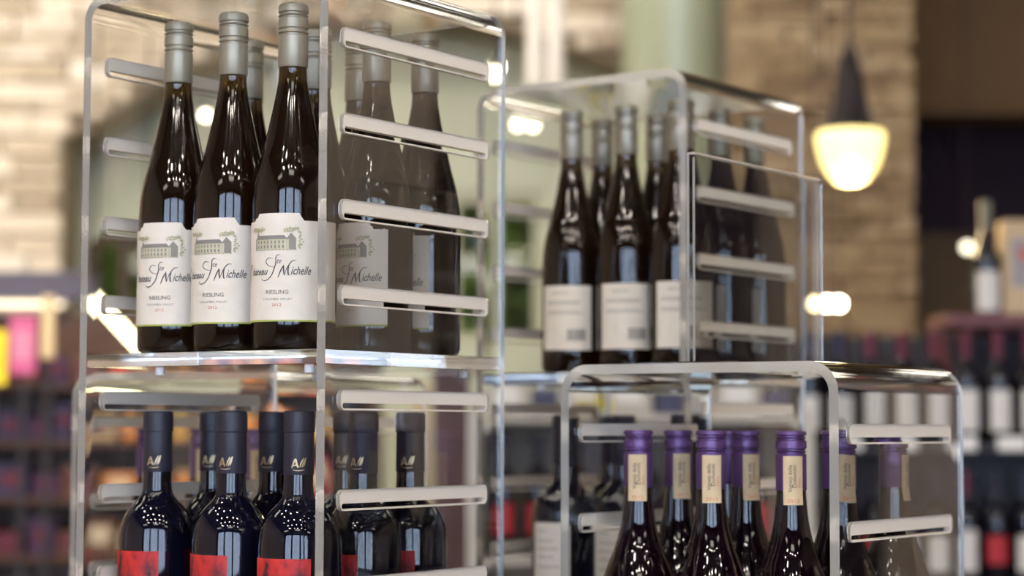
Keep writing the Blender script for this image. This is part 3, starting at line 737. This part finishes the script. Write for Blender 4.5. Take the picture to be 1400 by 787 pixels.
for i, px in enumerate(range(684, 1080, 50)):
    rack_place(3, mx(px), YM+.06, M2+.0003-.02*0, 'blurred crimson-labelled bottle on the low pale shelving', 'crimson-labelled bottles on the low pale shelving')
YEL = mat('yellow_plastic', (.75, .6, .02), .4)
for px, l in ((791, 'leftmost of three small yellow tasting cups by the far riser'), (812, 'middle one of three small yellow tasting cups'), (829, 'rightmost of three small yellow tasting cups')):
    t = thing('cup', l, 'cup', (mx(px), YM+.0, mz(592))); 
    lathe('cup_body', [(0, 0), (.006, 0), (.011, .03), (.0095, .03), (.005, .002), (0, .002)], YEL, t, 16)
    lathe('cup_rim', [(.0095, .0302), (.012, .0302), (.012, .032), (.0095, .032), (.0095, .0302)], YEL, t, 16)
    t.location = (mx(px), YM+.01, M1+.0002)
# maroon wooden post and tan upright
YPp = 4.2
pm = thing('wooden_post', 'maroon wooden post rising behind the right end of the near riser', 'post', (at(615, 600, YPp).x, YPp, FLOOR_Z))
hw = (at(640, 600, YPp).x-at(590, 600, YPp).x)/2; ph = at(600, 500, YPp).z-FLOOR_Z
post_wood = noisy('plum_brown_wood', [(.3, (.045, .018, .02)), (.7, (.075, .03, .03))], 5, .5)
box('shaft', (-hw, 0, 0), (hw, hw*2, ph-.03), post_wood, pm, .004); box('post_cap', (-hw-.01, -.01, ph-.0298), (hw+.01, hw*2+.01, ph), post_wood, pm, .004)
pm = thing('wooden_upright', 'tan wooden upright just left of the maroon post', 'post', (at(574, 600, YPp).x, YPp, FLOOR_Z))
box('shaft', (-.022, 0, 0), (.022, .04, ph-.05), noisy('tan_wood', [(.3, (.38, .26, .13)), (.7, (.48, .34, .18))], 6, .5), pm, .003); box('foot_plate', (-.03, -.01, 0), (.03, -.0002, .03), wood_dark, pm)

# ---------------------------------------------------------------- left aisle
YL = 4.6
def lx(px): return at(px, 600, YL).x
def lz(py): return at(200, py, YL).z
lev = [lz(525), lz(602), lz(680), lz(760), lz(850)]
gondola('product_shelving', 'dark wooden shelving with colourful packages at far left', lx(-60), lx(500), YL, .35, lev, lz(420), wood_dark, wood_dark)
cols = {'purple': (.09, .03, .14), 'maroon': (.14, .015, .03), 'dark red': (.3, .02, .03), 'orange': (.6, .22, .06), 'amber': (.6, .34, .08), 'tan': (.5, .36, .2), 'red': (.5, .05, .03), 'brown': (.12, .05, .025), 'navy': (.025, .02, .07), 'olive': (.2, .19, .06), 'cream': (.6, .5, .36)}; cols['maroon'] = (.10, .012, .03); cols['purple'] = (.05, .022, .075)
cm = {k: mat(k.replace(' ', '_')+'_pack', v, .45) for k, v in cols.items()}
def jar_proto(k):
    t = thing('jar', 'x', 'jar'); h = .085
    lathe('jar_body', prof_close([(.025, 0), (.029, .004), (.029, h-.02), (.02, h-.012)]), cm[k], t, 16)
    lathe('jar_lid', prof_close([(.023, h-.0118), (.023, h-.001), (.021, h)]), mat('brass_lid', (.6, .42, .15), .3, metal=.8), t, 16)
    return register(t)
jars = {k: jar_proto(k) for k in ('orange', 'amber', 'red')}; jused = set()
rowname = ['top', 'second', 'third', 'fourth']
seen = {}
for r in range(4):
    px = -50
    while px < 450:
        left = px < 100
        k = random.choice(['purple', 'maroon', 'navy', 'brown', 'purple', 'navy'] if left else (['orange', 'amber', 'tan', 'orange', 'red'] if r < 2 else ['orange', 'amber', 'brown', 'dark red', 'orange', 'cream']))
        z = lev[r+1] if r < 3 else lev[4]
        z = lev[r]
        side = 'left end' if left else ('middle' if px < 260 else 'right end')
        gl = '%s packages on the %s shelf, %s' % (k, rowname[r], side)
        if not left and k in jars and random.random() < .6:
            wd = 40; lab = '%s brass-lidded jar on the %s shelf at far left, %s' % (k, rowname[r], side)
            loc = (lx(px+18), YL+.05, z+.0003); g = gl.replace('packages', 'jars')
            if k not in jused: jused.add(k); o = jars[k]; o.location = loc; o['label'] = lab; o['group'] = g
            else: dup(jars[k], loc, 0, lab, g)
        else:
            wd = random.choice((30, 38, 48)); hh = random.uniform(.07, .115)
            carton('package', '%s package on the %s shelf at far left, %s' % (k, rowname[r], side), lx(px), lx(px+wd-3), YL+.03, .12, z, hh, cm[k], random.choice([cm['cream'], cm['amber'], cm['maroon']]) if not left else cm['maroon'], gl)
        px += wd+random.choice((0, 2, 5))
# signs over the aisle
YS = 4.3
def sx_(px): return at(px, 450, YS).x
def sz(py): return at(60, py, YS).z
def sign(label, x0, y0, x1, y1, m, Y=YS, fr=None):
    a, b = at(x0, y1, Y), at(x1, y0, Y)
    t = thing('hanging_sign', label, 'sign', ((a.x+b.x)/2, Y, a.z)); w_ = (b.x-a.x)/2; h = b.z-a.z
    box('sign_board', (-w_, 0, 0), (w_, .02, h), m, t, .002)
    for x in (-w_*.8, w_*.8): box('hanging_rod', (x-.003, .007, h+.0002), (x+.003, .013, CEIL_Z-a.z), mat('rod', (.3, .3, .3), .4, metal=.8), t)
    return t
band = thing('fascia_board', 'slate purple fascia board above the bright strip at far left', 'sign board', (at(30, 410, 4.9).x, 4.9, at(30, 410, 4.9).z))
a, b = at(-90, 410, 4.9), at(112, 371, 4.9); hw = (b.x-a.x)/2
box('board', (-hw, 0, 0), (hw, .04, b.z-a.z), mat('slate_purple_paint', (.07, .07, .12), .6), band, .003)
for x in (-hw+.02, hw-.05): box('upright', (x, .0402, lz(420)+.0005-at(30, 410, 4.9).z), (x+.03, .07, b.z-a.z), mat('slate_purple_paint'), band)
fl = thing('strip_light', 'pale strip light running under the slate purple fascia', 'light', (at(40, 419, 4.85).x, 4.85, at(40, 419, 4.85).z))
box('tube', (-.17, 0, 0), (.10, .02, .012), mat('strip_glow', (1, .86, .66), .4, emit=1.6), fl, .003); box('housing', (-.18, .0202, 0), (.11, .04, .02), white_rail, fl)
cs = (YS, )
def easel(label, x0, y0, x1, y1, m, mm):
    a, b = at(x0, y1, 4.45), at(x1, y0, 4.45)
    t = thing('sign', label, 'sign', ((a.x+b.x)/2, 4.45, FLOOR_Z)); w_ = (b.x-a.x)/2; z0 = a.z-FLOOR_Z; z1 = b.z-FLOOR_Z
    box('sign_panel', (-w_, 0, z0), (w_, .012, z1), m, t, .002)
    box('sign_print', (-w_*.7, -.0015, z0+(z1-z0)*.25), (w_*.7, -.0002, z0+(z1-z0)*.75), mm, t)
    box('sign_pole', (-.006, .0125, .02), (.006, .024, z0+.05), shelf_dark, t)
    box('sign_base', (-.025, -.05, 0), (.025, .08, .0198), shelf_dark, t)
easel('bright pink sign panel at the far left of the aisle', 12, 432, 50, 512, mat('pink_print', (.50, .10, .27), .5), mat('pink_pale', (.58, .22, .38), .5))
easel('bright yellow sign panel at the left edge of the frame', -26, 452, 9, 526, mat('yellow_print', (.85, .7, .03), .5), mat('yellow_deep', (.8, .6, .02), .5))
up = thing('upright_post', 'post with a pale cream upper blade beside the pink sign panel', 'post', (at(64, 500, 4.4).x, 4.4, FLOOR_Z))
uz = at(64, 404, 4.4).z-FLOOR_Z
box('shaft', (-.008, .005, 0), (.008, .025, uz-.19), shelf_dark, up, .003); box('blade', (-.018, 0, uz-.1898), (.018, .03, uz), mat('cream_upright', (.62, .5, .32), .5), up, .003); box('foot_plate', (-.03, -.01, 0), (.03, -.0003, .02), shelf_dark, up)

# ---------------------------------------------------------------- lamps
def warm(name, e, c=(1, .86, .62)): return mat(name, c, .4, emit=e)
# pendant with glass bowl at right
Lp = at(1163, 252, 4.0); sc_ = (at(1210, 250, 4.0).x-at(1117, 250, 4.0).x)/2
pd = thing('pendant_lamp', 'pendant lamp with dark metal cone and glowing cream glass bowl', 'lamp', Lp)
h1 = at(1163, 180, 4.0).z-Lp.z; h2 = at(1163, 60, 4.0).z-Lp.z
bowl = lathe('glass_bowl', spline([(0, 0), (sc_*.42, .008), (sc_*.8, h1*.35), (sc_*.98, h1*.75), (sc_*1.0, h1*.93), (sc_*.93, h1)], 5)+[(sc_*.5, h1), (0, h1-.001)], None or mat('glowing_glass', (1, .9, .6), .3, emit=.85, ecol=(1, .86, .36)), pd, 40)
dm = mat('dark_bronze', (.035, .028, .03), .45, metal=.6)
lathe('metal_cone', prof_close([(sc_*.8, h1+.0006), (sc_*.72, h1+.012), (sc_*.52, h1+(h2-h1)*.3), (sc_*.40, h1+(h2-h1)*.6), (sc_*.26, h1+(h2-h1)*.85), (sc_*.1, h2)]), dm, pd, 32)
lathe('stem', prof_close([(.006, h2+.0005), (.006, CEIL_Z-Lp.z-.031)]), dm, pd, 12); lathe('canopy', prof_close([(.05, CEIL_Z-Lp.z-.03), (.06, CEIL_Z-Lp.z-.001)]), dm, pd, 20)
bl = lathe('bulb', [(0, .03), (.012, .034), (.02, .055), (.014, .075), (0, .08)], warm('bulb_glow', 12), bowl, 16)
MATS['glowing_glass'].node_tree.nodes['Principled BSDF'].inputs['Transmission Weight'].default_value = .4
pl_ = bpy.data.lights.new('pendant_light', 'POINT'); pl_.energy = 14; pl_.color = (1, .74, .38); pl_.shadow_soft_size = .05
plo = bpy.data.objects.new('pendant_light', pl_); COL.objects.link(plo); plo.parent = pd; plo.location = (0, -.0, -.06)
# round globe lamps far away
def globe(px, py, Y, r, e, label, c=(1, .88, .66), grp=None):
    p = at(px, py, Y); t = thing('globe_lamp', label, 'lamp', p, 0, grp)
    lathe('globe', [(0, -r), (r*.5, -r*.87), (r*.87, -r*.5), (r, 0), (r*.87, r*.5), (r*.5, r*.87), (0, r)], warm('globe_glow_%d' % int(e*10), e, c), t, 20)
    lathe('stem', prof_close([(.004, r*.99), (.004, CEIL_Z-p.z-.001)]), dm, t, 8)
globe(677, 91, 6.6, .022, 60, 'small bright white globe lamp just left of the far riser top')
globe(706, 172, 6.6, .016, 34, 'left one of two small globe lamps behind the far riser')
globe(727, 173, 6.6, .016, 34, 'right one of two small globe lamps behind the far riser')
globe(280, 158, 6.6, .016, 25, 'small pale globe lamp between the two left front bottles')
globe(1114, 415, 5.6, .018, 22, 'leftmost of three low warm lamps beside the sign holder edge', (1, .75, .4))
globe(1131, 415, 5.6, .018, 34, 'middle of three low warm lamps beside the sign holder edge', (1, .8, .45))
globe(1147, 415, 5.6, .018, 34, 'rightmost of three low warm lamps beside the sign holder edge', (1, .8, .45))
globe(1322, 338, 6.9, .020, 4, 'dim cream globe lamp left of the white-labelled bottle', (1, .92, .7))
# diagonal fluorescent tube left
a, b = at(128, 408, 4.25), at(196, 482, 3.6)
tl = thing('tube_lamp', 'bright slanting tube lamp left of the leftmost cream-labelled bottle', 'lamp', a)
bm = bmesh.new(); tube(bm, [(0, 0, 0), (b-a)*.5, b-a], .014, 14); fin(bm, 'tube', warm('tube_glow', 9, (1, .9, .55)), tl, smooth=True)
bm = bmesh.new(); d = (b-a).normalized(); tube(bm, [-d*.02, -d*.001], .017, 14); tube(bm, [(b-a)+d*.001, (b-a)+d*.02], .017, 14); fin(bm, 'end_cap', white_rail, tl)
bm = bmesh.new(); tube(bm, [(0, 0, .0145), (0, .0, CEIL_Z-a.z)], .003, 8); tube(bm, [(b-a)+Vector((0, 0, .0145)), ((b-a).x, (b-a).y, CEIL_Z-a.z)], .003, 8); fin(bm, 'suspension_wire', dm, tl)
# pair of white stems with a red sign below, seen between the risers
for px, l in ((731, 'left one of two white hanging tubes above the far riser'), (759, 'right one of two white hanging tubes above the far riser')):
    p = at(px, 118, 6.0); t = thing('hanging_tube', l, 'tube', p); r = .033
    lathe('tube_body', prof_close([(r, .0), (r, CEIL_Z-p.z-.02)]), mat('white_tube', (.72, .68, .62), .5), t, 24)
    lathe('ceiling_collar', prof_close([(r*1.1, CEIL_Z-p.z-.0198), (r*1.1, CEIL_Z-p.z-.001)]), dm, t, 24)
# ceiling fixtures
def ceiling_panel(x, y, sx, sy, label, e, c=(1, .91, .78)):
    t = thing('ceiling_light', label, 'light', (x, y, CEIL_Z-.06))
    box('diffuser', (-sx/2, -sy/2, 0), (sx/2, sy/2, .01), warm('diffuser_glow', e, c), t)
    box('housing', (-sx/2-.02, -sy/2-.02, .0102), (sx/2+.02, sy/2+.02, .0598), white_rail, t)
k = 0
for y in (-4.2, 1.2, 3.8, 6.2):
    for x in (-2.8, .3, 3.6):
        ceiling_panel(x, y, 1.2, .5, 'rectangular ceiling light, row %s from the shop windows, %s' % ({-4.2: 'first', 1.2: 'second', 3.8: 'third', 6.2: 'fourth'}[y], {-2.8: 'left', .3: 'middle', 3.6: 'right'}[x]), {-4.2: 6, 1.2: 9, 3.8: 16, 6.2: 18}[y])
def spot(x, y):
    t = thing('spot_lamp', 'small round spot lamp on the ceiling among the rectangular lights', 'lamp', (x, y, CEIL_Z-.12), 0, 'round ceiling spot lamps')
    lathe('lens', prof_close([(.05, 0), (.05, .004)]), warm('spot_glow', 330, (1, .93, .8)), t, 12)
    lathe('can', prof_close([(.055, .0045), (.055, .119)]), dm, t, 16)
    return register(t)
sp0 = spot(-1.6, -3.4)
for j in range(5):
    for i in range(6):
        x = -2.2+i*.85+(.4 if j % 2 else 0)+random.uniform(-.12, .12); y = -3.5+j*.92+random.uniform(-.15, .15)
        if not (i == 0 and j == 0): dup(sp0, (x, y, CEIL_Z-.12))
# give every look-alike its own ordinal, counted from the left
words = ['first', 'second', 'third', 'fourth', 'fifth', 'sixth', 'seventh', 'eighth', 'ninth', 'tenth', 'eleventh', 'twelfth', 'thirteenth', 'fourteenth']
same = {}
for o in COL.objects:
    if o.parent is None and 'label' in o and not o['label'].startswith('small round spot'): same.setdefault(o['label'], []).append(o)
for l, os_ in same.items():
    if len(os_) > 1:
        for k, o in enumerate(sorted(os_, key=lambda q: q.location.x)): o['label'] = l+', '+words[k]+' from left'
